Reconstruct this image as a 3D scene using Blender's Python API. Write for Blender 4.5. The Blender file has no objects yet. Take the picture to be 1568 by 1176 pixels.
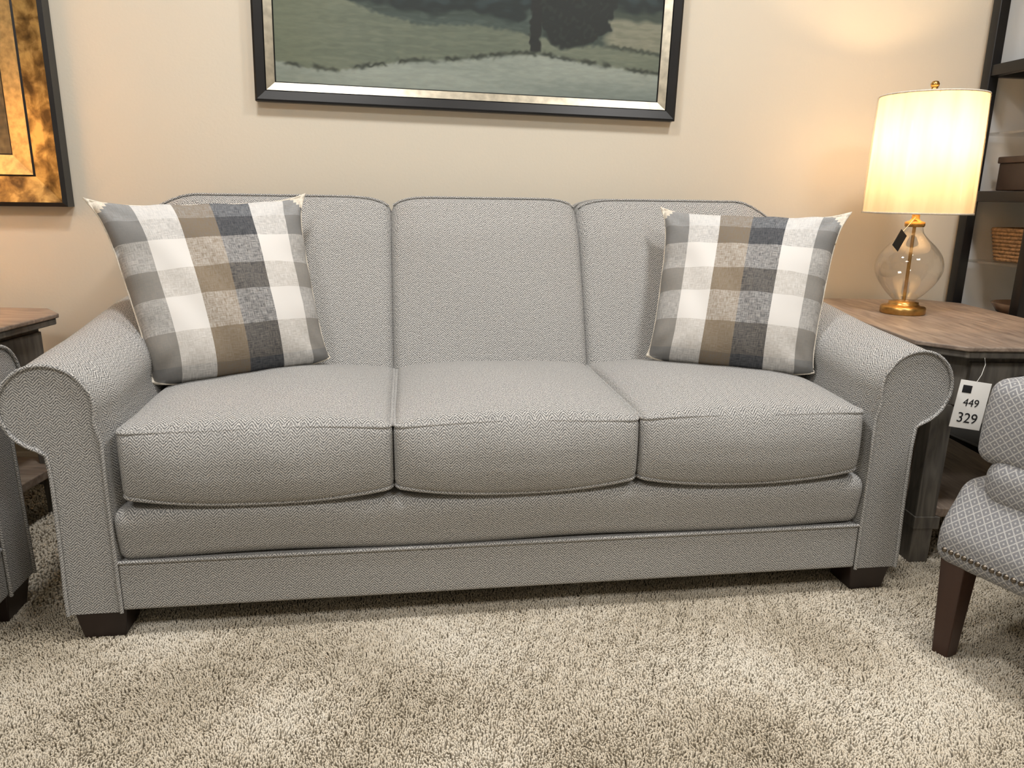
import bpy, bmesh, math, numpy as np, random
from mathutils import Vector, Matrix
random.seed(3); rng=np.random.default_rng(7)
scene=bpy.context.scene
scene.view_settings.view_transform='Standard'
scene.view_settings.look='None'
scene.view_settings.exposure=0.0
COL=scene.collection

def lin(c):
    return tuple(((x/255)/12.92 if x/255<=.04045 else ((x/255+.055)/1.055)**2.4) for x in c)+(1,)

# ---------------------------------------------------------------- materials
def newmat(name):
    m=bpy.data.materials.new(name); m.use_nodes=True
    nt=m.node_tree; b=nt.nodes['Principled BSDF']
    return m,nt,b
def N(nt,t,**kw):
    n=nt.nodes.new(t)
    for k,v in kw.items():
        if hasattr(n,k): setattr(n,k,v)
        else: n.inputs[k].default_value=v
    return n
def L(nt,a,b): nt.links.new(a,b)
def math_(nt,op,a,b=None,c=None):
    n=nt.nodes.new('ShaderNodeMath'); n.operation=op
    for i,x in enumerate((a,b,c)):
        if x is None: continue
        if isinstance(x,(int,float)): n.inputs[i].default_value=x
        else: nt.links.new(x,n.inputs[i])
    return n.outputs[0]
def mixc(nt,f,a,b,mode='MIX'):
    n=nt.nodes.new('ShaderNodeMix'); n.data_type='RGBA'; n.blend_type=mode
    for i,x in ((0,f),(6,a),(7,b)):
        if isinstance(x,(int,float,tuple)): n.inputs[i].default_value=x
        else: nt.links.new(x,n.inputs[i])
    return n.outputs[2]
def ramp(nt,fac,stops,interp='LINEAR'):
    n=nt.nodes.new('ShaderNodeValToRGB'); n.color_ramp.interpolation=interp
    els=n.color_ramp.elements
    while len(els)<len(stops): els.new(0.5)
    for e,(p,c) in zip(els,stops):
        e.position=p; e.color=c
    nt.links.new(fac,n.inputs[0]); return n.outputs[0]
def bump(nt,b,h,strength,dist):
    n=nt.nodes.new('ShaderNodeBump'); n.inputs['Strength'].default_value=strength; n.inputs['Distance'].default_value=dist
    nt.links.new(h,n.inputs['Height']); nt.links.new(n.outputs[0],b.inputs['Normal'])
def simple(name,c,rough=.5,metal=0.,nscale=None,var=.15,bstr=0,spec=.5,coord='Object',stretch=(1,1,1)):
    m,nt,b=newmat(name)
    b.inputs['Roughness'].default_value=rough; b.inputs['Metallic'].default_value=metal
    b.inputs['Specular IOR Level'].default_value=spec
    col=lin(c)
    tc=N(nt,'ShaderNodeTexCoord'); mp=N(nt,'ShaderNodeMapping'); mp.inputs['Scale'].default_value=stretch
    L(nt,tc.outputs[coord],mp.inputs[0])
    no=N(nt,'ShaderNodeTexNoise'); no.inputs['Scale'].default_value=nscale or 20; no.inputs['Detail'].default_value=2
    L(nt,mp.outputs[0],no.inputs[0])
    dk=tuple(x*(1-var) for x in col[:3])+(1,); lt=tuple(min(1,x*(1+var)) for x in col[:3])+(1,)
    L(nt,ramp(nt,no.outputs[0],[(.3,dk),(.7,lt)]),b.inputs['Base Color'])
    if bstr: bump(nt,b,no.outputs[0],bstr,.002)
    return m

def fabric_herring():
    m,nt,b=newmat('herringbone_fabric')
    uv=N(nt,'ShaderNodeUVMap'); sp=N(nt,'ShaderNodeSeparateXYZ'); 
    L(nt,uv.outputs[0],sp.inputs[0])
    u,v=sp.outputs[0],sp.outputs[1]
    nz=N(nt,'ShaderNodeTexNoise'); nz.inputs['Scale'].default_value=1; nz.inputs['Detail'].default_value=1.5
    mp=N(nt,'ShaderNodeMapping'); mp.inputs['Scale'].default_value=(520,300,1); L(nt,uv.outputs[0],mp.inputs[0]); L(nt,mp.outputs[0],nz.inputs[0])
    tri=math_(nt,'PINGPONG',u,.0130)
    s=math_(nt,'ADD',v,math_(nt,'MULTIPLY',tri,1.0))
    s=math_(nt,'ADD',s,math_(nt,'MULTIPLY',nz.outputs[0],.0026))
    w=math_(nt,'SINE',math_(nt,'MULTIPLY',s,2*math.pi/.0060))
    w=math_(nt,'MULTIPLY_ADD',w,.5,.5)
    f=math_(nt,'ADD',math_(nt,'MULTIPLY',w,.38),math_(nt,'MULTIPLY',nz.outputs[0],.88))
    c=ramp(nt,f,[(.32,lin((70,70,72))),(.60,lin((148,148,147))),(.95,lin((224,222,218)))])
    L(nt,c,b.inputs['Base Color'])
    b.inputs['Roughness'].default_value=.95; b.inputs['Specular IOR Level'].default_value=.12
    bump(nt,b,w,.2,.001)
    return m
FAB=fabric_herring()
DARKFOOT=simple('espresso_wood',(38,26,22),.4,nscale=15,var=.3,stretch=(1,1,.1))

def plaid():
    m,nt,b=newmat('plaid_cotton')
    uv=N(nt,'ShaderNodeUVMap'); sp=N(nt,'ShaderNodeSeparateXYZ'); L(nt,uv.outputs[0],sp.inputs[0])
    W=lin((222,220,217)); G=lin((134,133,131)); T=lin((126,110,88)); K=lin((48,51,59)); LG=lin((168,171,174))
    VT=lin((156,150,141)); VG=lin((120,121,122))
    cu=ramp(nt,sp.outputs[0],[(0,G),(.15,W),(.33,T),(.51,K),(.70,W),(.88,G)],'CONSTANT')
    cv=ramp(nt,sp.outputs[1],[(0,VG),(.07,VT),(.24,W),(.42,VT),(.57,W),(.74,VG),(.87,LG)],'CONSTANT')
    ch=N(nt,'ShaderNodeTexNoise'); mp=N(nt,'ShaderNodeMapping'); mp.inputs['Scale'].default_value=(280,26,1); L(nt,uv.outputs[0],mp.inputs[0]); L(nt,mp.outputs[0],ch.inputs[0]); ch.inputs['Scale'].default_value=1
    ch2=N(nt,'ShaderNodeTexNoise'); mp2=N(nt,'ShaderNodeMapping'); mp2.inputs['Scale'].default_value=(26,280,1); L(nt,uv.outputs[0],mp2.inputs[0]); L(nt,mp2.outputs[0],ch2.inputs[0]); ch2.inputs['Scale'].default_value=1
    f=math_(nt,'ADD',ch.outputs[0],math_(nt,'SUBTRACT',.5,ch2.outputs[0]))
    f=ramp(nt,f,[(.3,(.14,.14,.14,1)),(.7,(.54,.54,.54,1))])
    c=mixc(nt,f,cu,cv)
    L(nt,c,b.inputs['Base Color']); b.inputs['Roughness'].default_value=.9; b.inputs['Specular IOR Level'].default_value=.15
    return m
PLAID=plaid()
CREAM=simple('cream_linen',(222,214,200),.9,nscale=200,var=.12,spec=.1)

def wallpaint(name,c):
    m,nt,b=newmat(name)
    tc=N(nt,'ShaderNodeTexCoord'); no=N(nt,'ShaderNodeTexNoise'); no.inputs['Scale'].default_value=130; no.inputs['Detail'].default_value=1
    L(nt,tc.outputs['Object'],no.inputs[0])
    n2=N(nt,'ShaderNodeTexNoise'); n2.inputs['Scale'].default_value=2.0; n2.inputs['Detail'].default_value=0; L(nt,tc.outputs['Object'],n2.inputs[0])
    col=lin(c); L(nt,ramp(nt,n2.outputs[0],[(.3,tuple(x*.97 for x in col[:3])+(1,)),(.7,col)]),b.inputs['Base Color'])
    b.inputs['Roughness'].default_value=.6; b.inputs['Specular IOR Level'].default_value=.25
    bump(nt,b,no.outputs[0],.12,.002)
    return m
WALL=wallpaint('cream_wall_paint',(220,212,196)); CEIL=wallpaint('ceiling_paint',(232,231,228)); TRIM=simple('white_trim_paint',(228,222,210),.4,nscale=5,var=.03)

def wood(name,c1,c2,axis_stretch=(2,14,14),rough=.45):
    m,nt,b=newmat(name)
    tc=N(nt,'ShaderNodeTexCoord'); mp=N(nt,'ShaderNodeMapping'); mp.inputs['Scale'].default_value=axis_stretch
    L(nt,tc.outputs['Object'],mp.inputs[0])
    no=N(nt,'ShaderNodeTexNoise'); no.inputs['Scale'].default_value=3; no.inputs['Detail'].default_value=5; no.inputs['Distortion'].default_value=1.2
    L(nt,mp.outputs[0],no.inputs[0])
    L(nt,ramp(nt,no.outputs[0],[(.3,lin(c1)),(.65,lin(c2))]),b.inputs['Base Color'])
    b.inputs['Roughness'].default_value=rough
    bump(nt,b,no.outputs[0],.15,.001)
    return m
WTOP=wood('weathered_top_wood',(112,98,88),(156,140,126),(14,2,14),.4)
WBODY=wood('grey_brown_wood',(80,77,73),(118,113,105),(14,14,2),.5)
BLACK=simple('black_frame',(20,20,22),.35,nscale=10,var=.2)
BRASS=simple('brushed_brass',(190,150,90),.3,1.,nscale=80,var=.1)
SILV=simple('champagne_silver',(205,198,180),.32,.9,nscale=40,var=.2,stretch=(1,1,1))

def thin_glass(name,a0,a1,rough):
    m,nt,b=newmat(name); nt.nodes.remove(b); out=nt.nodes['Material Output']
    tr=N(nt,'ShaderNodeBsdfTransparent'); tr.inputs[0].default_value=(.98,.97,.95,1)
    gl=N(nt,'ShaderNodeBsdfGlossy'); gl.inputs['Roughness'].default_value=rough
    lw=N(nt,'ShaderNodeLayerWeight'); lw.inputs[0].default_value=.3
    f=math_(nt,'MULTIPLY_ADD',lw.outputs['Facing'],a1,a0)
    mx=N(nt,'ShaderNodeMixShader'); L(nt,f,mx.inputs[0]); L(nt,tr.outputs[0],mx.inputs[1]); L(nt,gl.outputs[0],mx.inputs[2]); L(nt,mx.outputs[0],out.inputs[0])
    return m
GLASS=thin_glass('clear_glass',.03,.6,.03)
WRAP=thin_glass('clear_plastic_wrap',.07,.25,.15)
def shade_mat():
    m,nt,b=newmat('linen_shade'); nt.nodes.remove(b); out=nt.nodes['Material Output']
    tc=N(nt,'ShaderNodeTexCoord'); no=N(nt,'ShaderNodeTexNoise'); no.inputs['Scale'].default_value=4; mp=N(nt,'ShaderNodeMapping'); mp.inputs['Scale'].default_value=(6,6,.9)
    L(nt,tc.outputs['Object'],mp.inputs[0]); L(nt,mp.outputs[0],no.inputs[0])
    c=ramp(nt,no.outputs[0],[(.35,lin((222,208,186))),(.6,lin((234,222,202)))])
    d=N(nt,'ShaderNodeBsdfDiffuse'); t=N(nt,'ShaderNodeBsdfTranslucent'); L(nt,c,d.inputs[0]); L(nt,c,t.inputs[0])
    mx=N(nt,'ShaderNodeMixShader'); mx.inputs[0].default_value=.42
    L(nt,d.outputs[0],mx.inputs[1]); L(nt,t.outputs[0],mx.inputs[2]); L(nt,mx.outputs[0],out.inputs[0])
    return m
SHADE=shade_mat()
def emis(name,c,s):
    m,nt,b=newmat(name); b.inputs['Base Color'].default_value=lin(c)
    b.inputs['Emission Color'].default_value=lin(c); b.inputs['Emission Strength'].default_value=s; return m

# ---------------------------------------------------------------- mesh helpers
def empty(name,loc=(0,0,0),rotz=0):
    e=bpy.data.objects.new(name,None); COL.objects.link(e); e.location=loc; e.rotation_euler=(0,0,rotz); e.empty_display_size=.1; return e
def boxuv(me):
    if not me.uv_layers: me.uv_layers.new(name='UVMap')
    uv=me.uv_layers[0].data
    for p in me.polygons:
        n=p.normal; a=[abs(n.x),abs(n.y),abs(n.z)]; k=a.index(max(a))
        for li in p.loop_indices:
            co=me.vertices[me.loops[li].vertex_index].co
            uv[li].uv=((co.y,co.z),(co.x,co.z),(co.x,co.y))[k]
def mkobj(name,verts,faces,mat,parent=None,smooth=True,uv=True):
    me=bpy.data.meshes.new(name); me.from_pydata([tuple(v) for v in verts],[],[tuple(f) for f in faces])
    bm=bmesh.new(); bm.from_mesh(me); bmesh.ops.remove_doubles(bm,verts=bm.verts,dist=1e-5); bmesh.ops.recalc_face_normals(bm,faces=bm.faces); bm.to_mesh(me); bm.free()
    me.update()
    if uv: boxuv(me)
    if smooth:
        for p in me.polygons: p.use_smooth=True
    if isinstance(mat,(list,tuple)):
        for x in mat: me.materials.append(x)
    else: me.materials.append(mat)
    o=bpy.data.objects.new(name,me); COL.objects.link(o)
    if parent: o.parent=parent
    return o
def rbox(name,c,s,r,mat,parent=None,m=8,k=3,deform=None):
    hs=[x/2 for x in s]; r=min(r,min(hs)*.999)
    def ax(h):
        i=h-r
        e=[i+r*math.tan(math.pi/4*j/k) for j in range(k+1)]
        mid=[-i+2*i*j/m for j in range(1,m)]
        return [-x for x in reversed(e)]+mid+e
    axs=[ax(h) for h in hs]
    V=[];F=[]
    for d in range(3):
        a,b=[i for i in range(3) if i!=d]
        for sg in (-1,1):
            base=len(V); A=axs[a];B=axs[b]
            for x in A:
                for y in B:
                    q=[0,0,0]; q[a]=x;q[b]=y;q[d]=sg*hs[d]
                    inn=[max(-(hs[i]-r),min(hs[i]-r,q[i])) for i in range(3)]
                    dd=[q[i]-inn[i] for i in range(3)]; ln=math.sqrt(sum(t*t for t in dd)) or 1
                    p=[inn[i]+r*dd[i]/ln for i in range(3)]
                    if deform: p=deform(*p)
                    V.append((p[0]+c[0],p[1]+c[1],p[2]+c[2]))
            nb=len(B)
            for i in range(len(A)-1):
                for j in range(nb-1):
                    F.append((base+i*nb+j,base+(i+1)*nb+j,base+(i+1)*nb+j+1,base+i*nb+j+1))
    return mkobj(name,V,F,mat,parent)
def box(name,c,s,mat,parent=None,bev=.002):
    return rbox(name,c,s,bev,mat,parent,m=1,k=2)
def lathe(name,prof,mat,parent=None,loc=(0,0,0),n=48,wob=None):
    V=[];F=[]
    for r,z in prof:
        for i in range(n):
            a=2*math.pi*i/n; rr=r*(1+(wob(a,z) if wob else 0)); V.append((loc[0]+rr*math.cos(a),loc[1]+rr*math.sin(a),loc[2]+z))
    for j in range(len(prof)-1):
        for i in range(n): F.append((j*n+i,j*n+(i+1)%n,(j+1)*n+(i+1)%n,(j+1)*n+i))
    return mkobj(name,V,F,mat,parent)
def tube(name,pts,r,mat,parent=None,closed=False,seg=6):
    V=[];F=[];n=len(pts); P=[Vector(p) for p in pts]
    for i in range(n):
        a=P[(i-1)%n] if (closed or i>0) else P[i]; b=P[(i+1)%n] if (closed or i<n-1) else P[i]
        t=(b-a).normalized(); up=Vector((0,0,1)) if abs(t.z)<.9 else Vector((0,1,0))
        s=t.cross(up).normalized(); w=s.cross(t)
        for j in range(seg):
            an=2*math.pi*j/seg; V.append(P[i]+s*r*math.cos(an)+w*r*math.sin(an))
    for i in range(n if closed else n-1):
        for j in range(seg): F.append((i*seg+j,i*seg+(j+1)%seg,((i+1)%n)*seg+(j+1)%seg,((i+1)%n)*seg+j))
    return mkobj(name,V,F,mat,parent)
def prism(name,poly,z0,z1,mat,parent=None,bev=.004):
    V=[(x,y,z0) for x,y in poly]+[(x,y,z1) for x,y in poly]; n=len(poly)
    F=[tuple(range(n))[::-1],tuple(range(n,2*n))]+[(i,(i+1)%n,n+(i+1)%n,n+i) for i in range(n)]
    o=mkobj(name,V,F,mat,parent,smooth=False)
    if bev:
        md=o.modifiers.new('bevel','BEVEL'); md.width=bev; md.segments=2; md.limit_method='ANGLE'
    return o
def taper_leg(name,c,top,bot,z0,z1,mat,parent,shift=(0,0)):
    V=[]
    for z,h,sx,sy in ((z0,bot/2,shift[0],shift[1]),(z1,top/2,0,0)):
        for dx,dy in ((-1,-1),(1,-1),(1,1),(-1,1)): V.append((c[0]+dx*h+sx,c[1]+dy*h+sy,z))
    F=[(3,2,1,0),(4,5,6,7)]+[(i,(i+1)%4,4+(i+1)%4,4+i) for i in range(4)]
    o=mkobj(name,V,F,mat,parent,smooth=False); md=o.modifiers.new('b','BEVEL'); md.width=.003; md.segments=2; return o
def sm(x,a,b):
    t=max(0,min(1,(x-a)/(b-a))); return t*t*(3-2*t)

# ---------------------------------------------------------------- room
X0,X1,Y0,Y1,ZC=-3.6,4.0,-4.5,.95,2.7
box('wall_back',((X0+X1)/2,Y1+.05,ZC/2),(X1-X0+.2,.1,ZC),WALL)
box('wall_left',(X0-.05,(Y0+Y1)/2,ZC/2),(.1,Y1-Y0,ZC),WALL)
box('wall_right',(X1+.05,(Y0+Y1)/2,ZC/2),(.1,Y1-Y0,ZC),WALL)
box('wall_front',((X0+X1)/2,Y0-.05,ZC/2),(X1-X0+.2,.1,ZC),WALL)
box('ceiling',((X0+X1)/2,(Y0+Y1)/2,ZC+.05),(X1-X0+.2,Y1-Y0+.2,.1),CEIL)
def base_prof(name,x0,x1):
    pr=[(0,0),(-.014,0),(-.014,.085),(-.010,.098),(-.006,.112),(0,.115)]
    V=[];F=[]
    for x in (x0,x1):
        for y,z in pr: V.append((x,Y1+y,z))
    n=len(pr)
    for i in range(n-1): F.append((i,i+1,n+i+1,n+i))
    mkobj(name,V,F,TRIM,smooth=False)
base_prof('baseboard_back',X0,X1)

def carpet_mat():
    m,nt,b=newmat('cream_shag_carpet')
    at=N(nt,'ShaderNodeAttribute'); at.attribute_name='tint'
    L(nt,ramp(nt,at.outputs['Fac'],[(.1,lin((192,181,161))),(.5,lin((218,208,190))),(.95,lin((236,229,215)))]),b.inputs['Base Color'])
    b.inputs['Roughness'].default_value=.9; b.inputs['Specular IOR Level'].default_value=.1
    return m
CARP=carpet_mat()
m,nt,b=newmat('carpet_backing'); tc=N(nt,'ShaderNodeTexCoord'); vo=N(nt,'ShaderNodeTexNoise'); vo.inputs['Scale'].default_value=70; vo.inputs['Detail'].default_value=2
L(nt,tc.outputs['Object'],vo.inputs[0]); L(nt,ramp(nt,vo.outputs[0],[(.35,lin((180,166,142))),(.65,lin((225,213,192)))]),b.inputs['Base Color']); b.inputs['Roughness'].default_value=1
BACKING=m
PILE=.014
floor=box('floor',((X0+X1)/2,(Y0+Y1)/2,-.06),(X1-X0+.2,Y1-Y0+.2,.1),BACKING)
def carpet():
    regs=[(-1.4,1.7,-.60,.16,.0038),(-1.8,2.2,.16,.94,.0075),(-2.4,2.8,-1.4,-.60,.0085),(-2.4,-1.4,-.60,.16,.0085),(1.7,2.8,-.60,.16,.0085)]
    P=[]
    for x0,x1,y0,y1,s in regs:
        xs=np.arange(x0,x1,s);ys=np.arange(y0,y1,s); gx,gy=np.meshgrid(xs,ys)
        q=np.stack([gx.ravel(),gy.ravel(),np.full(gx.size,s)],1); q[:,:2]+=rng.uniform(-.5,.5,(len(q),2))*s; P.append(q)
    P=np.concatenate(P); n=len(P); x,y,s=P.T
    def field(k,seed,m=12):
        r=np.random.default_rng(seed); f=np.zeros(n)
        for i in range(m):
            a=r.uniform(0,2*np.pi); kk=k*r.uniform(.5,1.6); f+=np.sin((x*np.cos(a)+y*np.sin(a))*kk+r.uniform(0,6.28))
        return f/np.sqrt(m/2)
    foot=field(13,2)
    rad=s*.54*rng.uniform(.8,1.2,n); h=.0120+(PILE-.006)*rng.uniform(.84,1.10,n)*(1+.10*field(170,1))*(1+.14*foot)*.60
    lx=.30*field(170,3)+.20*field(20,4)+rng.normal(0,.32,n); ly=.30*field(170,5)+.22*field(20,6)+rng.normal(0,.32,n)
    lx*=.0060;ly*=.0060
    ph=rng.uniform(0,6.28,n); levels=[(0,.8,0),(.5,1.0,.3),(.88,1.0,.8)]
    V=np.zeros((n,10,3)); 
    for li,(t,rr,ln) in enumerate(levels):
        for j in range(3):
            a=ph+j*2.0944+t*1.5
            V[:,li*3+j,0]=x+lx*ln+rad*rr*np.cos(a); V[:,li*3+j,1]=y+ly*ln+rad*rr*np.sin(a); V[:,li*3+j,2]=h*t-.010
    V[:,9,0]=x+lx;V[:,9,1]=y+ly;V[:,9,2]=h-.010
    tris=[]
    for l in range(2):
        for j in range(3):
            a=l*3+j;b_=l*3+(j+1)%3;c=a+3;d=b_+3; tris+=[(a,b_,d),(a,d,c)]
    for j in range(3): tris.append((6+j,6+(j+1)%3,9))
    T=np.array(tris); F=(T[None]+10*np.arange(n)[:,None,None]).reshape(-1,3)
    me=bpy.data.meshes.new('carpet'); me.vertices.add(n*10); me.vertices.foreach_set('co',V.reshape(-1).astype(np.float32))
    nf=len(F); me.loops.add(nf*3); me.loops.foreach_set('vertex_index',F.reshape(-1).astype(np.int32))
    me.polygons.add(nf); me.polygons.foreach_set('loop_start',np.arange(0,nf*3,3,dtype=np.int32)); me.polygons.foreach_set('loop_total',np.full(nf,3,dtype=np.int32))
    me.polygons.foreach_set('use_smooth',np.ones(nf,dtype=bool))
    me.update(calc_edges=True)
    at=me.attributes.new('tint','FLOAT','POINT'); tv=np.clip(.5+.14*foot+.06*field(170,8)+rng.normal(0,.09,n),0,1); at.data.foreach_set('value',np.repeat(tv,10).astype(np.float32))
    me.materials.append(CARP)
    o=bpy.data.objects.new('carpet',me); COL.objects.link(o); o.parent=floor
    return o
carpet()

# ---------------------------------------------------------------- sofa
def arm_profile():
    p=[(.84,.068),(.84,.16),(.84,.26),(.839,.36),(.838,.45)]
    cx,cz,r=.931,.520,.088
    for i in range(23):
        a=math.radians(198-i*(198+72)/22); p.append((cx+r*math.cos(a),cz+r*math.sin(a)))
    p+=[(.944,.425),(.940,.38),(.941,.30),(.943,.20),(.946,.12),(.946,.068)]
    return p
def build_sofa(name,half,splits,loc,rotz):
    E=empty(name,loc,rotz); dx=half-.84
    prof=arm_profile()
    for sg,nm in ((-1,'arm_left'),(1,'arm_right')):
        ys=[0,.006,.03,.07]+[.07+.79*i/10 for i in range(1,11)]
        V=[];F=[];n=len(prof)
        cxm=sum(p[0] for p in prof)/n
        def P(i,y):
            x,z=prof[i]
            ins=.006*(1-sm(y,0,.006))
            x2=x+(cxm-x)*ins*.5
            if i<14: x2-=.026*sm(y,.0,.09)*(1-sm(x,.84,.90))
            z2=z+.10*y*sm(z,.3,.5)+.003*math.sin(11*y+2)*sm(y,.05,.2)*sm(z,.45,.6)
            return (sg*(x2+dx),y,z2)
        for y in ys:
            for i in range(n): V.append(P(i,y))
        for j in range(len(ys)-1):
            for i in range(n): F.append((j*n+i,j*n+(i+1)%n,(j+1)*n+(i+1)%n,(j+1)*n+i))
        F.append(tuple(range(n))); F.append(tuple(range((len(ys)-1)*n,len(ys)*n)))
        o=mkobj(nm,V,F,FAB,E)
        for p in o.data.polygons:
            if len(p.vertices)>6: p.use_smooth=False
        acc=[0]
        for i in range(1,n): acc.append(acc[-1]+math.dist(prof[i],prof[i-1]))
        key={}
        for jy,y in enumerate(ys):
            for i in range(n):
                c=P(i,y); key[(round(c[0],4),round(c[1],4),round(c[2],4))]=(y,acc[i])
        uvl=o.data.uv_layers[0].data
        for p in o.data.polygons:
            if len(p.vertices)>6: continue
            for li in p.loop_indices:
                c=o.data.vertices[o.data.loops[li].vertex_index].co; k=(round(c.x,4),round(c.y,4),round(c.z,4))
                if k in key: uvl[li].uv=key[k]
        tube(nm+'_welt',[(sg*(x+dx),-.003,z) for x,z in prof],.0042,FAB,E)
    W=2*half
    rbox('base_rail',(0,.04,.125),(W+.004,.078,.112),.008,FAB,E,m=10)
    def dfr(x,y,z):
        if y<0: y-=.010*sm(z,-.05,.03)
        z+=.004*math.sin(x*9)
        # slight peaks where the cushions meet, as the deck fabric is pulled up
        for sx in splits: z+=.008*math.exp(-((x-sx)/.035)**2)*(1 if z>0 else 0)
        return (x,y,z)
    rbox('front_rail',(0,.046,.241),(W+.004,.084,.125),.03,FAB,E,m=48,k=4,deform=dfr)
    tube('base_rail_welt',[(-half+W*i/20,.0,.182) for i in range(21)],.0040,FAB,E)
    box('deck',(0,.46,.21),(W,.74,.20),FAB,E,.01)
    sp=[-half+.027]+splits+[half-.029]
    for i in range(len(sp)-1):
        a,b=sp[i]+.0005,sp[i+1]-.0005; w=b-a; cx=(a+b)/2; hx=w/2; hy=.27; hz=.073
        def sag(x,y,i=i,hx=hx,hy=hy):
            # front top edge dips a little toward the cushion corners and waves
            return (.0018*math.sin(14*x+i*2.1)+.004*(1-(x/hx)**2))*sm(-y,hy-.12,hy)
        def df(x,y,z,hx=hx,hy=hy,hz=hz,i=i,sag=sag):
            cxx=1-(abs(x)/hx)**2.4; cyy=1-(abs(y)/hy)**2.4; czz=1-(z/hz)**2
            X,Y,Z=x,y,z
            Z+= (.042*max(0,cxx)**.62*max(0,cyy)**.62 if z>0 else -.012*max(0,cxx))
            if z>0: Z+=sag(x,y)*min(1,z/hz)
            if y<0 and z<=0: Z-=.012*max(0,cxx)*(1-sm(y,-hy,-hy+.15))
            if y<0: Y-=.024*czz*max(0,cxx)**.5*sm(-y,hy-.08,hy)
            if y<0: Y-=.0022*math.sin(27*x+i+8*z)*czz*sm(-y,hy-.08,hy)
            Z+=.0032*math.sin(17*x+9*y+i*2)*max(0,cyy)*(1 if z>0 else 0)
            return X,Y,Z
        rbox('seat_cushion_%d'%(i+1),(cx,hy-.008,.398),(w,2*hy,2*hz),.020,FAB,E,m=22,k=4,deform=df)
        for zz,nn,rr in ((hz-.0055,'top',.0046),(-hz+.0055,'bottom',.0046)):
            pts=[]
            def per():
                r=.018; out=[]; gx,gy=hx-.003,hy-.003
                for qx,qy,a0 in ((gx-r,-gy+r,-90),(gx-r,gy-r,0),(-gx+r,gy-r,90),(-gx+r,-gy+r,180)):
                    for t in range(5):
                        an=math.radians(a0+90*t/4); out.append((qx+r*math.cos(an),qy+r*math.sin(an)))
                return out
            pp=per(); dense=[]
            for q in range(len(pp)):
                p0,p1=pp[q],pp[(q+1)%len(pp)]; d=math.dist(p0,p1); k=max(1,int(d/.03))
                for t in range(k): dense.append((p0[0]+(p1[0]-p0[0])*t/k,p0[1]+(p1[1]-p0[1])*t/k))
            for x,y in dense:
                Z=zz
                cxx=max(0,1-(abs(x)/hx)**2.4)
                if zz<0: Z-=.012*cxx; 
                if zz<0 and y<0: Z-=.012*cxx*(1-sm(y,-hy,-hy+.15))
                if zz>0: Z+=sag(x,y)
                pts.append((x+cx,y+hy-.008-(.001 if y<0 else 0),Z+.398))
            tube('seat_cushion_%d_welt_%s'%(i+1,nn),pts,rr,FAB,E,closed=True)
    bs=[-half-.115]+[s*1.02 for s in splits]+[half+.075]
    for i in range(len(bs)-1):
        a,b=bs[i],bs[i+1]; w=b-a; cx=(a+b)/2; hx=w/2; hz=.275; hy=.085
        first=(i==0); last=(i==len(bs)-2)
        def df(x,y,z,hx=hx,hy=hy,hz=hz,first=first,last=last,i=i):
            t=(z+hz)/(2*hz)
            u=abs(x)/hx
            Z=z-.030*u**9*sm(z,-hz*.2,hz)
            outer=(first and x<0) or (last and x>0)
            if outer: Z-=.035*sm(u,.55,1.0)*sm(z,0,hz)
            Y=y
            if y<0: Y-=.032*max(0,1-u**2.6)**.8*(1-.3*t)+.0028*math.sin(9*x+14*z+i)*(1-u**4)
            Y+=.42*(z+hz)-.012
            if y<0: Y+=.030*sm(z,hz-.10,hz)
            return x,Y,Z
        rbox('back_panel_%d'%(i+1),(cx,.565,.655),(w+.003,2*hy,2*hz),.026,FAB,E,m=20,k=4,deform=df)
        pts=[]
        for t in range(25):
            x=-hx+.006+(2*hx-.012)*t/24
            X,Y,Z=df(x,-hy+.010,hz-.004)
            pts.append((X+cx,Y+.565,Z+.655+.002))
        tube('back_panel_%d_welt'%(i+1),pts,.0035,FAB,E)
    box('back_frame',(0,.82,.46),(W+.16,.08,.80),FAB,E,.02)
    for sx in (-1,1):
        taper_leg('foot_front_%s'%('left' if sx<0 else 'right'),(sx*(half+.045),.055),.105,.085,.004,.075,DARKFOOT,E)
        taper_leg('foot_rear_%s'%('left' if sx<0 else 'right'),(sx*(half+.03),.80),.08,.06,.004,.075,DARKFOOT,E)
    return E
build_sofa('sofa',.84,[-.262,.276],(0,0,0),0)
build_sofa('loveseat',.52,[0.0],(-1.105,-.425,0),math.radians(90))

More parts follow.
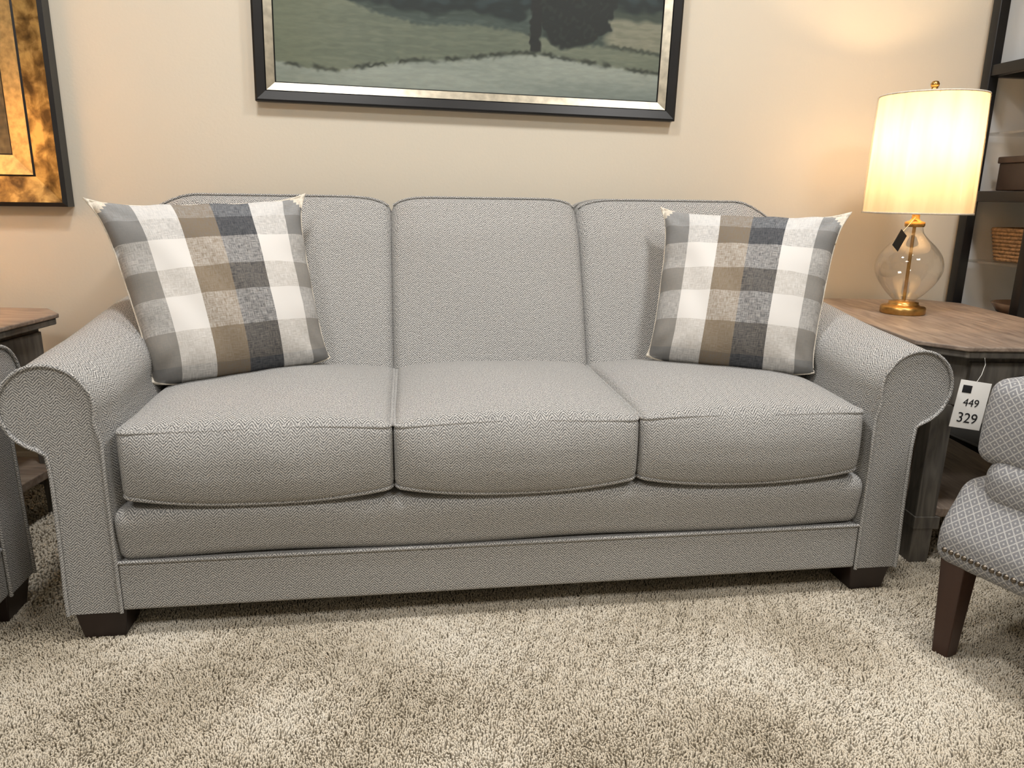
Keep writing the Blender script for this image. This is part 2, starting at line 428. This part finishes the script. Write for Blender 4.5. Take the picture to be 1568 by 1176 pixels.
# ---------------------------------------------------------------- pillows
def pillow(name,BL,BR,TR,TL,thick,seed):
    BL,BR,TR,TL=[Vector(v) for v in (BL,BR,TR,TL)]
    c=(BL+BR+TR+TL)/4; nrm=((BR-BL).cross(TL-BL)).normalized()
    n=56; V=[];F=[];UV=[]
    def pt(u,v,side):
        a=u*2-1;b=v*2-1
        a2=a*(1-.085*(1-b**4)); b2=b*(1-.075*(1-a**4)) if b>0 else b*(1+.03*(1-a*a))
        k=1+.035*(abs(a*b))**14
        if b<0: a2*=1-.05*(abs(a*b))**6; b2*=1-.04*(abs(a*b))**6
        a2*=k
        if b>0: b2*=k
        p=BL*((1-a2)*(1-b2)/4)+BR*((1+a2)*(1-b2)/4)+TR*((1+a2)*(1+b2)/4)+TL*((1-a2)*(1+b2)/4)
        t=thick*(max(0,1-abs(a)**3.4)*max(0,1-abs(b)**3.4))**.50*(1+.10*math.sin(3*a+1)*math.cos(2.5*b))
        t*=1-.14*b
        t+=.005*math.sin(9*a*b+4*a)*(abs(a*b))+.0035*math.sin(13*a+7*b)*(1-a*a)*(1-b*b)
        t+=.0042*math.sin(15*b+seed+1.5*a)*abs(a)**4*(1-b*b)+.0042*math.sin(14*a+2*seed)*abs(b)**4*(1-a*a)
        t-=.008*math.exp(-((abs(a)-abs(b))/.10)**2)*sm(abs(a*b),.25,.7)
        return p+nrm*(t*side+.004*side)
    for side in (1,-1):
        base=len(V)
        for i in range(n+1):
            for j in range(n+1):
                V.append(pt(i/n,j/n,side)); UV.append((i/n,j/n))
        for i in range(n):
            for j in range(n):
                q=(base+i*(n+1)+j,base+(i+1)*(n+1)+j,base+(i+1)*(n+1)+j+1,base+i*(n+1)+j+1)
                F.append(q if side>0 else q[::-1])
    nf=n*n
    def idx(i,j,s): return s*(n+1)**2+i*(n+1)+j
    ring=[(i,0) for i in range(n)]+[(n,j) for j in range(n)]+[(n-i,n) for i in range(n)]+[(0,n-j) for j in range(n)]
    for k in range(len(ring)):
        a=ring[k];b=ring[(k+1)%len(ring)]
        F.append((idx(*a,0),idx(*a,1),idx(*b,1),idx(*b,0)))
    me=bpy.data.meshes.new(name); me.from_pydata([tuple(v-c) for v in V],[],F); me.update()
    uv=me.uv_layers.new(name='UVMap').data
    for p in me.polygons:
        p.use_smooth=True
        p.material_index=0 if p.index<nf else 1
        cu=[UV[me.loops[li].vertex_index] for li in p.loop_indices]
        mu=sum(q[0] for q in cu)/4; mv=sum(q[1] for q in cu)/4
        if p.index<nf and mv>.9 and min(mu,1-mu)+ (1-mv) <.08: p.material_index=1
        for li,q in zip(p.loop_indices,cu): uv[li].uv=q
    me.materials.append(PLAID); me.materials.append(CREAM)
    o=bpy.data.objects.new(name,me); o.location=c; COL.objects.link(o)
    pts=[pt(a[0]/n,a[1]/n,0)-c for a in ring]
    tube('piping',pts,.0026,CREAM,o,closed=True)
    return o
pillow('throw_pillow',(-.825,.270,.492),(-.425,.44,.510),(-.497,.59,.926),(-.958,.395,.910),.085,0.4)
pillow('throw_pillow',(.418,.42,.506),(.812,.225,.496),(.933,.362,.900),(.499,.575,.903),.085,2.1)

# ---------------------------------------------------------------- framed pictures
def frame_strips(E,w,h,strips,y0=0):
    for o,i,yo,yi,mt,nm in strips:
        V=[]
        for off,y in ((o,yo),(i,yi)):
            V+=[(-w/2+off,y,off),(w/2-off,y,off),(w/2-off,y,h-off),(-w/2+off,y,h-off)]
        F=[(k,(k+1)%4,4+(k+1)%4,4+k) for k in range(4)]
        mkobj(nm,V,F,mt,E,smooth=False)
def nfield(x,y,k,seed,m=14):
    r=np.random.default_rng(seed); f=np.zeros_like(x)
    for i in range(m):
        a=r.uniform(0,2*np.pi); kk=k*r.uniform(.4,2.2); f+=np.sin((x*np.cos(a)+y*np.sin(a))*kk+r.uniform(0,6.28))
    return f/np.sqrt(m/2)
def painting(E,w,h,marg,fn,nx,ny,y,name,lo=.92,hi=1.08,ns=120):
    xs=np.linspace(-w/2+marg,w/2-marg,nx); zs=np.linspace(marg,h-marg,ny)
    gx,gz=np.meshgrid(xs,zs); col=fn(gx,gz)
    V=np.stack([gx.ravel(),np.full(gx.size,y),gz.ravel()],1)
    F=[(j*nx+i,j*nx+i+1,(j+1)*nx+i+1,(j+1)*nx+i) for j in range(ny-1) for i in range(nx-1)]
    me=bpy.data.meshes.new(name); me.from_pydata(V.tolist(),[],F); me.update()
    at=me.color_attributes.new('paint','FLOAT_COLOR','POINT')
    c=col.reshape(-1,3)/255; c=np.where(c<=.04045,c/12.92,((c+.055)/1.055)**2.4)
    at.data.foreach_set('color',np.concatenate([c,np.ones((len(c),1))],1).reshape(-1).astype(np.float32))
    m,nt,b=newmat(name+'_paint'); a=N(nt,'ShaderNodeAttribute'); a.attribute_name='paint'
    tc=N(nt,'ShaderNodeTexCoord'); no=N(nt,'ShaderNodeTexNoise'); no.inputs['Scale'].default_value=ns; no.inputs['Detail'].default_value=3
    mp=N(nt,'ShaderNodeMapping'); mp.inputs['Scale'].default_value=(.25,1,1); L(nt,tc.outputs['Object'],mp.inputs[0]); L(nt,mp.outputs[0],no.inputs[0])
    k=ramp(nt,no.outputs[0],[(.3,(lo,lo,lo,1)),(.7,(hi,hi,hi,1))])
    L(nt,mixc(nt,1.0,a.outputs['Color'],k,'MULTIPLY'),b.inputs['Base Color']); b.inputs['Roughness'].default_value=.6
    me.materials.append(m); o=bpy.data.objects.new(name,me); COL.objects.link(o); o.parent=E
def S_(x,a,b):
    t=np.clip((x-a)/(b-a),0,1); return t*t*(3-2*t)
def landscape(gx,gz):
    px=715+gx/.00208; py=160-gz/.00208
    n1=nfield(gx,gz*1.5,60,1,24)*.55; n2=nfield(gx,gz,170,2,24)*.5; n3=nfield(gx*.35,gz*1.4,26,3,18); n4=nfield(gx*.5,gz*2.2,110,5,24)
    def C(*c): return np.array(c,float)
    col=np.zeros(gx.shape+(3,))+C(138,147,139)
    def blend(mask,c): 
        nonlocal col
        col=col*(1-mask[...,None])+C(*c)*mask[...,None]
    blend(.30*S_(n3,-1,1.2),(116,126,118))
    blend(.18*S_(n4,-.5,1),(160,166,154))
    blend(.6*S_(px,600,1000)*S_(py,92,145),(86,99,97))
    blend(.45*S_(px,560,420)*S_(py,90,140),(102,111,96))
    e1=np.interp(px,[410,430,470,520,560,620,700,760,810,900,1020],[96,104,110,113,105,95,88,78,74,84,96])
    up=S_(e1-py+1.5*n2,-2,3)
    blend(up,(102,110,96))
    blend(up*.45*S_(n3,-.8,1),(84,94,82))
    blend(up*.22*S_(n4,-.3,1.2),(128,134,114))
    blend(S_(px,560,420)*up*.5,(94,102,80))
    # dark hedge line along the field edge
    blend(np.exp(-((py-e1+1.5+2.0*n2)/3.0)**2)*.85*S_(n1,-1.0,.3),(38,44,38))
    e2=np.interp(px,[410,470,520,580,640,720,800,860,920,1020],[-6,4,14,34,44,40,48,60,58,66])
    up2=S_(e2-py+1.8*n2,-3,4); blend(up2,(54,66,61)); blend(up2*.35*S_(n3,-.5,.8),(74,88,85))
    blend(up2*.25*S_(n4,0,1),(90,102,94))
    rl=S_(px+5*n1,905,922)*S_(e2-py,-3,4)
    blend(rl,(124,126,110)); blend(rl*.3*S_(n4,-.2,1),(96,102,86)); blend(rl*S_(22-py+3*n1,-3,6),(60,70,62))
    blend(S_(px,900,930)*np.exp(-((py-e2+2*n2)/3.0)**2)*.7,(46,54,46))
    e3=np.interp(px,[410,450,520,600,660,700,780,800,930,1020],[-14,-4,12,24,32,22,32,12,8,6])
    blend(S_(e3-py+5*n1,-4,6),(28,39,39))
    blend(S_(e3-12-py+5*n1,-4,9)*.4*S_(n1,-.6,.6),(66,84,90))
    tr=(((px-862+4*n2)/62)**2+((py+8+5*n1)/ 70)**2)
    blend(S_(1.15-tr,0,.2),(26,33,32)); blend(S_(1.0-tr,0,.2)*.3*S_(n2,.1,.8),(52,62,54))
    tk=S_(10-np.abs(px-806+2*n2),0,4)*S_(74-py,0,5)*S_(py,-20,0); blend(tk,(27,32,31))
    sky=S_(-py,70,110); blend(sky,(138,150,154)); blend(sky*.4*S_(n3,-.5,.8),(172,176,172))
    return np.clip(col,0,255)
PX0,PX1,PZ=-.660,.637,1.186
E=empty('framed_painting',((PX0+PX1)/2,Y1-.001,PZ)); w=PX1-PX0; h=.86
E.rotation_euler=(0,math.radians(1.05),0)
frame_strips(E,w,h,[(0,0,0,-.032,BLACK,'frame_side'),(0,.006,-.032,-.036,BLACK,'frame_lip'),(.006,.030,-.036,-.030,BLACK,'frame_face'),(.030,.033,-.030,-.024,BLACK,'frame_step'),(.033,.056,-.028,-.016,SILV,'silver_fillet'),(.056,.060,-.016,-.010,BLACK,'inner_lip')])
painting(E,w,h,.058,landscape,680,430,-.011,'landscape_canvas')

def goldmat():
    m,nt,b=newmat('distressed_gold')
    tc=N(nt,'ShaderNodeTexCoord'); no=N(nt,'ShaderNodeTexNoise'); no.inputs['Scale'].default_value=22; no.inputs['Detail'].default_value=5; no.inputs['Distortion'].default_value=.3
    L(nt,tc.outputs['Object'],no.inputs[0])
    L(nt,ramp(nt,no.outputs[0],[(.36,lin((74,58,34))),(.5,lin((128,106,64))),(.64,lin((184,160,104)))]),b.inputs['Base Color'])
    b.inputs['Metallic'].default_value=.6; b.inputs['Roughness'].default_value=.45
    bump(nt,b,no.outputs[0],.3,.003); return m
GOLD=goldmat(); GOLD2=simple('gold_liner',(190,168,120),.45,.6,nscale=60,var=.25)
def goldpaint(gx,gz):
    n1=nfield(gx,gz,50,11); n2=nfield(gx,gz,200,12)
    c=np.zeros(gx.shape+(3,))+np.array((84,74,52.)); c+=n1[...,None]*np.array((11,10,7))+n2[...,None]*np.array((9,8,6)); return np.clip(c,10,255)
E=empty('framed_painting',(-1.211-.45,Y1-.001,.885)); w,h=.90,.90
frame_strips(E,w,h,[(0,0,0,-.045,BLACK,'frame_side'),(0,.012,-.045,-.050,BLACK,'frame_lip'),(.012,.045,-.050,-.036,GOLD,'gold_cove_outer'),(.045,.085,-.036,-.026,GOLD,'gold_cove_inner'),(.085,.090,-.026,-.030,BLACK,'dark_line'),(.090,.145,-.030,-.014,GOLD2,'gold_liner'),(.145,.150,-.014,-.010,BLACK,'inner_lip')])
painting(E,w,h,.148,goldpaint,120,120,-.011,'abstract_canvas')

# ---------------------------------------------------------------- end tables
def end_table(loc,rz):
    E=empty('end_table',loc,rz); wx,wy,c=.27,.43,.085; zt=.60
    def octo(ix,iy,cc): 
        a,b=wx-ix,wy-iy
        return [(-a+cc,-b),(a-cc,-b),(a,-b+cc),(a,b-cc),(a-cc,b),(-a+cc,b),(-a,b-cc),(-a,-b+cc)]
    prism('top',octo(0,0,c),zt-.012,zt,WTOP,E,.003)
    prism('top_edge',octo(.006,.006,c),zt-.030,zt-.012,WBODY,E,.003)
    prism('apron',octo(.045,.045,c*.8),zt-.16,zt-.030,WBODY,E,.002)
    prism('shelf',octo(.05,.05,c*.8),.135,.16,WTOP,E,.003)
    box('drawer_front',(0,-wy+.040,zt-.095),(.30,.014,.10),WBODY,E,.003)
    k=lathe('drawer_knob',[(0,-.02),(.010,-.02),(.014,-.012),(.012,-.004),(.006,0),(.006,.012)],BLACK,E,loc=(0,0,0),n=20)
    k.rotation_euler=(math.radians(-90),0,0); k.location=(-.035,-wy+.022,zt-.085)
    for sx in (-1,1):
        for sy in (-1,1):
            taper_leg('leg_%s%s'%('f' if sy<0 else 'b','l' if sx<0 else 'r'),(sx*(wx-.085),sy*(wy-.085)),.055,.052,.004,zt-.16,WBODY,E,shift=(sx*.008,sy*.008))
            prism('foot_block_%s%s'%('f' if sy<0 else 'b','l' if sx<0 else 'r'),[(sx*(wx-.085)+a*.034,sy*(wy-.085)+b_*.034) for a,b_ in ((-1,-1),(1,-1),(1,1),(-1,1))],.10,.135,WBODY,E,.002)
    return E
ET=end_table((1.345,.475,0),math.radians(-7))
end_table((-1.645,.595,0),math.radians(80))

TAG=simple('tag_paper',(240,239,235),.7,nscale=5,var=.02); INK=simple('ink',(25,25,28),.7)
tagE=empty('price_tag',(1.100,.020,.525)); tagE.rotation_euler=(math.radians(-4),math.radians(8),math.radians(-8))
box('card',(0,0,-.055),(.075,.0012,.115),TAG,tagE,.0004)
for s,z,sz in (('449',-.058,.026),('329',-.098,.034)):
    cu=bpy.data.curves.new('digits_'+s,'FONT'); cu.body=s; cu.size=sz; cu.align_x='CENTER'; cu.extrude=.0002
    o=bpy.data.objects.new('digits_'+s,cu); COL.objects.link(o); o.parent=tagE; o.location=(0,-.0012,z); o.rotation_euler=(math.radians(90),0,0); cu.materials.append(INK)
box('barcode',(-.018,-.001,-.018),(.022,.0006,.018),INK,tagE,.0001)
tube('string',[(0,0,0),(.006,-.002,.02),(.010,0,.045),(.012,.012,.06)],.0008,TAG,tagE)

# ---------------------------------------------------------------- lamps
def lamp(loc,tagside,power,col):
    E=empty('table_lamp',loc)
    lathe('brass_base',[(0,0),(.062,0),(.064,.003),(.064,.020),(.060,.024),(.047,.026),(.042,.030),(.042,.036),(.020,.040),(0,.040)],BRASS,E)
    gp=[(.030,.040),(.036,.046),(.055,.065),(.078,.095),(.092,.125),(.094,.150),(.086,.178),(.066,.205),(.044,.226),(.030,.242),(.025,.256),(.024,.264)]
    prof=[]
    for i in range(len(gp)-1):
        p0=gp[max(i-1,0)];p1=gp[i];p2=gp[i+1];p3=gp[min(i+2,len(gp)-1)]
        for t in (0,.25,.5,.75):
            prof.append(tuple(.5*((2*p1[k])+(-p0[k]+p2[k])*t+(2*p0[k]-5*p1[k]+4*p2[k]-p3[k])*t*t+(-p0[k]+3*p1[k]-3*p2[k]+p3[k])*t**3) for k in (0,1)))
    prof.append(gp[-1])
    lathe('glass_body',prof,GLASS,E,n=64)
    lathe('rod',[(.005,.038),(.005,.30)],BRASS,E,n=16)
    lathe('neck_collar',[(0,.262),(.026,.262),(.028,.266),(.028,.276),(.016,.280),(.011,.286),(.011,.330),(.018,.335),(.018,.385),(0,.388)],BRASS,E,n=32)
    zb,zt=.303,.632
    def wob(a,z): return .004*math.sin(9*a)+.003*math.sin(23*a+1)
    lathe('shade',[(.147,zb),(.1465,zb+.06),(.1445,zb+.16),(.1425,zt-.06),(.141,zt)],SHADE,E,n=96,wob=wob)
    def wob2(a,z): return .022+.010*math.sin(7*a+6*z)+.008*math.sin(17*a-9*z+1)+.006*math.sin(31*a+14*z)
    lathe('plastic_wrap',[(.147,zb-.004)]+[(.147-.006*t/8,zb+(zt-zb)*t/8) for t in range(1,9)],WRAP,E,n=160,wob=wob2)
    for z,r in ((zb,.147),(zt,.141)):
        tube('shade_rim_%d'%(z*100),[(r*math.cos(a*math.pi/24),r*math.sin(a*math.pi/24),z) for a in range(48)],.0028,CREAM,E,closed=True)
    dz=-.023
    lathe('finial_stem',[(.004,.60+dz),(.004,.668+dz),(.012,.668+dz),(.013,.672+dz),(.008,.676+dz),(.011,.682+dz),(.012,.688+dz),(.008,.695+dz),(0,.697+dz)],BRASS,E,n=20)
    for a in range(3):
        an=a*2.094; tube('spider_%d'%(a+1),[(.004*math.cos(an),.004*math.sin(an),zt-.012),(.140*math.cos(an),.140*math.sin(an),zt-.004)],.0018,BRASS,E)
    lathe('harp_bulb',[(0,.385),(.014,.388),(.018,.41),(.028,.44),(.030,.465),(.022,.49),(.010,.50),(0,.502)],emis('warm_bulb_glow',(255,214,150),10),E,n=24)
    ld=bpy.data.lights.new('bulb_light','POINT'); ld.energy=power; ld.color=col; ld.shadow_soft_size=.03
    lo=bpy.data.objects.new('bulb_light',ld); COL.objects.link(lo); lo.parent=E; lo.location=(0,0,.50)
    if tagside:
        t=box('hang_tag',(0,0,0),(.035,.0015,.055),BLACK,E,.0004); t.location=(-.085,-.06,.225); t.rotation_euler=(0,math.radians(35),math.radians(20))
        tube('tag_string',[(-.070,-.048,.25),(-.03,-.02,.272),(-.008,-.01,.29)],.0008,TAG,E)
    return E
lamp((1.292,.585,.600),True,11.5,(1,.68,.36))
lamp((-1.60,.60,.600),False,24,(1,.60,.29))

# ---------------------------------------------------------------- bookcase at the right
E=empty('display_bookcase',(0,0,0))
bx0,bx1,by0,by1=1.725,2.66,.62,.93
BACKP=simple('pale_back_panel',(214,214,212),.5,nscale=3,var=.04)
box('back_panel',((bx0+bx1)/2,by1+.006,1.05),(bx1-bx0,.008,2.0),BACKP,E,.001)
for i,(x,y) in enumerate(((bx0,by0),(bx0,by1-.02),(bx1,by0),(bx1,by1-.02))):
    box('post_%d'%(i+1),(x,y,1.05),(.036,.036,2.09),BLACK,E,.003)
for i,z in enumerate((.10,.52,.955,1.36,1.75,2.08)):
    box('rail_front_%d'%(i+1),((bx0+bx1)/2,by0,z),(bx1-bx0,.028,.040),BLACK,E,.002)
    box('rail_side_%d'%(i+1),(bx0,(by0+by1)/2,z),(.028,by1-by0-.04,.035),BLACK,E,.002)
    box('rail_rear_%d'%(i+1),((bx0+bx1)/2,by1-.02,z),(bx1-bx0,.028,.035),BLACK,E,.002)
    box('shelf_%d'%(i+1),((bx0+bx1)/2,(by0+by1)/2,z+.012),(bx1-bx0-.01,by1-by0-.04,.012),BLACK,E,.002)
SG=thin_glass('shelf_glass',.10,.4,.05)
SGE=simple('shelf_glass_edge',(200,222,214),.1,0,nscale=30,var=.05)
for i,z in enumerate((.735,1.16)):
    box('glass_shelf_%d'%(i+1),((bx0+bx1)/2,(by0+by1)/2,z),(bx1-bx0-.03,by1-by0-.04,.008),SG,E,.001)
    box('glass_shelf_edge_%d'%(i+1),((bx0+bx1)/2,by0+.017,z),(bx1-bx0-.03,.006,.009),SGE,E,.001)
def basket(loc,w,d,h):
    E=empty('wicker_basket',loc); WK=simple('wicker',(150,118,84),.7,nscale=90,var=.45,bstr=.6)
    def rr(s,z,n=40):
        out=[]
        for i in range(n):
            a=2*math.pi*i/n; c,s_=math.cos(a),math.sin(a); e=.45
            out.append((s*w/2*abs(c)**e*(1 if c>0 else -1),s*d/2*abs(s_)**e*(1 if s_>0 else -1),z))
        return out
    k=9
    for i in range(k):
        t=i/(k-1); tube('strand_%d'%(i+1),rr(.86+.14*t,.006+t*(h-.012)),h/k*.62,WK,E,closed=True)
    prism('bottom',[(x,y) for x,y,z in rr(.85,0)],.001,.008,WK,E,0)
    tube('handle',[(-w*.22,-d/2,h),(-w*.18,-d/2-.006,h+.03),(w*.18,-d/2-.006,h+.03),(w*.22,-d/2,h)],.006,WK,E)
basket((1.90,.77,.742),.26,.20,.11)
E=empty('storage_box',(1.90,.78,.975)); box('body',(0,0,.045),(.24,.18,.09),simple('dark_box',(58,48,42),.5),E,.004); box('lid',(0,0,.10),(.25,.19,.022),simple('dark_box_lid',(72,60,52),.5),E,.004)
E=empty('decorative_bowl',(1.88,.76,.540)); lathe('bowl',[(0,0),(.05,0),(.052,.006),(.085,.03),(.105,.06),(.101,.061),(.08,.034),(.045,.012),(0,.010)],simple('bowl_glaze',(120,96,78),.2),E,n=40)
E=empty('stacked_books',(1.92,.77,1.380))
for i,(c,hh) in enumerate((((150,150,148),.035),((70,66,64),.028),((190,186,178),.03))):
    z=.0+sum((.035,.028,.03)[:i]); box('book_%d'%(i+1),(0.01*i,0,z+hh/2),(.22-.02*i,.16,hh),simple('book_%d'%i,c,.6),E,.003)
E=empty('ceramic_vase',(1.87,.77,1.166)); lathe('vase',[(0,0),(.04,0),(.06,.03),(.065,.07),(.045,.11),(.028,.13),(.034,.15),(.030,.15),(.022,.13),(0,.12)],simple('vase_glaze',(215,212,205),.3),E,n=40)

# ---------------------------------------------------------------- armchair
def lattice():
    m,nt,b=newmat('diamond_lattice_fabric')
    uv=N(nt,'ShaderNodeUVMap'); sp=N(nt,'ShaderNodeSeparateXYZ'); L(nt,uv.outputs[0],sp.inputs[0]); u,v=sp.outputs[0],sp.outputs[1]
    P=.0095
    a=math_(nt,'PINGPONG',math_(nt,'ADD',u,v),P); c=math_(nt,'PINGPONG',math_(nt,'SUBTRACT',u,v),P)
    mn=math_(nt,'MINIMUM',a,c)
    f=math_(nt,'MAXIMUM',math_(nt,'LESS_THAN',mn,.0015),math_(nt,'GREATER_THAN',mn,.0072))
    no=N(nt,'ShaderNodeTexNoise'); no.inputs['Scale'].default_value=300; no.inputs['Detail'].default_value=1; L(nt,uv.outputs[0],no.inputs[0])
    f=math_(nt,'MULTIPLY',f,math_(nt,'MULTIPLY_ADD',no.outputs[0],.8,.3))
    L(nt,ramp(nt,f,[(0,lin((130,131,135))),(.9,lin((190,190,188)))]),b.inputs['Base Color']); b.inputs['Roughness'].default_value=.9; b.inputs['Specular IOR Level'].default_value=.15
    return m
LAT=lattice()
DARKFOOT2=simple('walnut_leg',(56,36,28),.35,nscale=20,var=.3,stretch=(1,1,.1))
def armchair():
    s=Vector((.31,-.951,0)); ang=math.atan2(s.y,s.x)
    E=empty('armchair',(.90,-.24,0),ang)
    W=.68
    def dseat(x,y,z):
        y2=y
        if y<0: y2+=.055*sm(z,-.03,.085)
        return x,y2,z
    rbox('seat_frame',(W/2-.01,.27,.300),(W+.04,.64,.18),.035,LAT,E,m=12,k=4,deform=dseat)
    def dc(x,y,z):
        return x,y,z+(.018*(1-(x/.34)**2)*(1-(y/.3)**2) if z>0 else 0)
    rbox('seat_cushion',(W/2,.295,.395),(W-.02,.60,.115),.050,LAT,E,m=12,k=5,deform=dc)
    for k,x in ((1,.050),(2,W-.050)):
        rbox('arm_%d'%k,(x,.330,.517),(.13,.62,.176),.030,LAT,E,m=12,k=4,deform=lambda x_,y,z:(x_,y-(.010*(1-(z/.09)**2)-.008*z/.09 if y<0 else 0),z+.004*math.sin(8*y)))
    rbox('back',(W/2,.62,.66),(W+.02,.13,.60),.06,LAT,E,m=12,k=4,deform=lambda x,y,z:(x,y+.18*(z+.31)-.03,z))
    for nm,x,y,sh in (('fl',.015,-.012,(0,0)),('fr',W-.03,-.012,(0,0)),('bl',.03,.55,(0,.05)),('br',W-.03,.55,(0,.05))):
        taper_leg('leg_'+nm,(x,y),.052,.034,.004,.225,DARKFOOT2,E,shift=sh)
    V=[];F=[]
    def nail(cx,cy,cz,n):
        b0=len(V); 
        for r,d in ((.0058,0),(.0048,.0030),(.002,.0045)):
            for i in range(8):
                a=i*math.pi/4
                t=Vector((-n.y,n.x,0)); p=Vector((cx,cy,cz))+n*d+t*r*math.cos(a)+Vector((0,0,1))*r*math.sin(a); V.append(p)
        for l in range(2):
            for i in range(8): F.append((b0+l*8+i,b0+l*8+(i+1)%8,b0+(l+1)*8+(i+1)%8,b0+(l+1)*8+i))
        F.append(tuple(b0+16+i for i in range(8)))
    for i in range(47): nail(.002+i*.0138,-.0500,.248,Vector((0,-1,0)))
    for i in range(40): nail(-.0300,-.0+i*.0138,.248,Vector((-1,0,0)))
    mkobj('nailhead_trim',V,F,simple('antique_nickel',(120,112,102),.3,1.),E)
armchair()

# ---------------------------------------------------------------- lights
def downlight(x,y,p,size=.6,col=(1,.98,.955)):
    E=empty('ceiling_light',(x,y,ZC-.03))
    box('housing',(0,0,.015),(size+.06,size+.06,.028),TRIM,E,.004)
    ld=bpy.data.lights.new('panel_light','AREA'); ld.shape='SQUARE'; ld.size=size; ld.energy=p; ld.color=col
    o=bpy.data.objects.new('panel_light',ld); COL.objects.link(o); o.parent=E; o.location=(0,0,-.004)
downlight(-.55,-.26,27,.28); downlight(.95,-.38,26,.28)
downlight(-1.3,-2.0,30); downlight(1.2,-2.0,30)
wd=bpy.data.worlds.new('world'); scene.world=wd; wd.use_nodes=True; wd.node_tree.nodes['Background'].inputs[0].default_value=(0,0,0,1); wd.node_tree.nodes['Background'].inputs[1].default_value=0

# ---------------------------------------------------------------- camera
yaw,pit,rol=[math.radians(v) for v in (8.205,14.381,.844)]
Fv=Vector((math.sin(yaw)*math.cos(pit),math.cos(yaw)*math.cos(pit),-math.sin(pit))); R=Vector((math.cos(yaw),-math.sin(yaw),0)); U=R.cross(Fv)
R2=R*math.cos(rol)+U*math.sin(rol); U2=U*math.cos(rol)-R*math.sin(rol)
cd=bpy.data.cameras.new('camera'); cam=bpy.data.objects.new('camera',cd); COL.objects.link(cam)
M=Matrix((R2,U2,-Fv)).transposed().to_4x4(); M.translation=Vector((-.228,-1.510,.942)); cam.matrix_world=M
cd.sensor_width=36; cd.sensor_fit='HORIZONTAL'; cd.lens=36*1137.7/1568; cd.clip_start=.02
scene.camera=cam
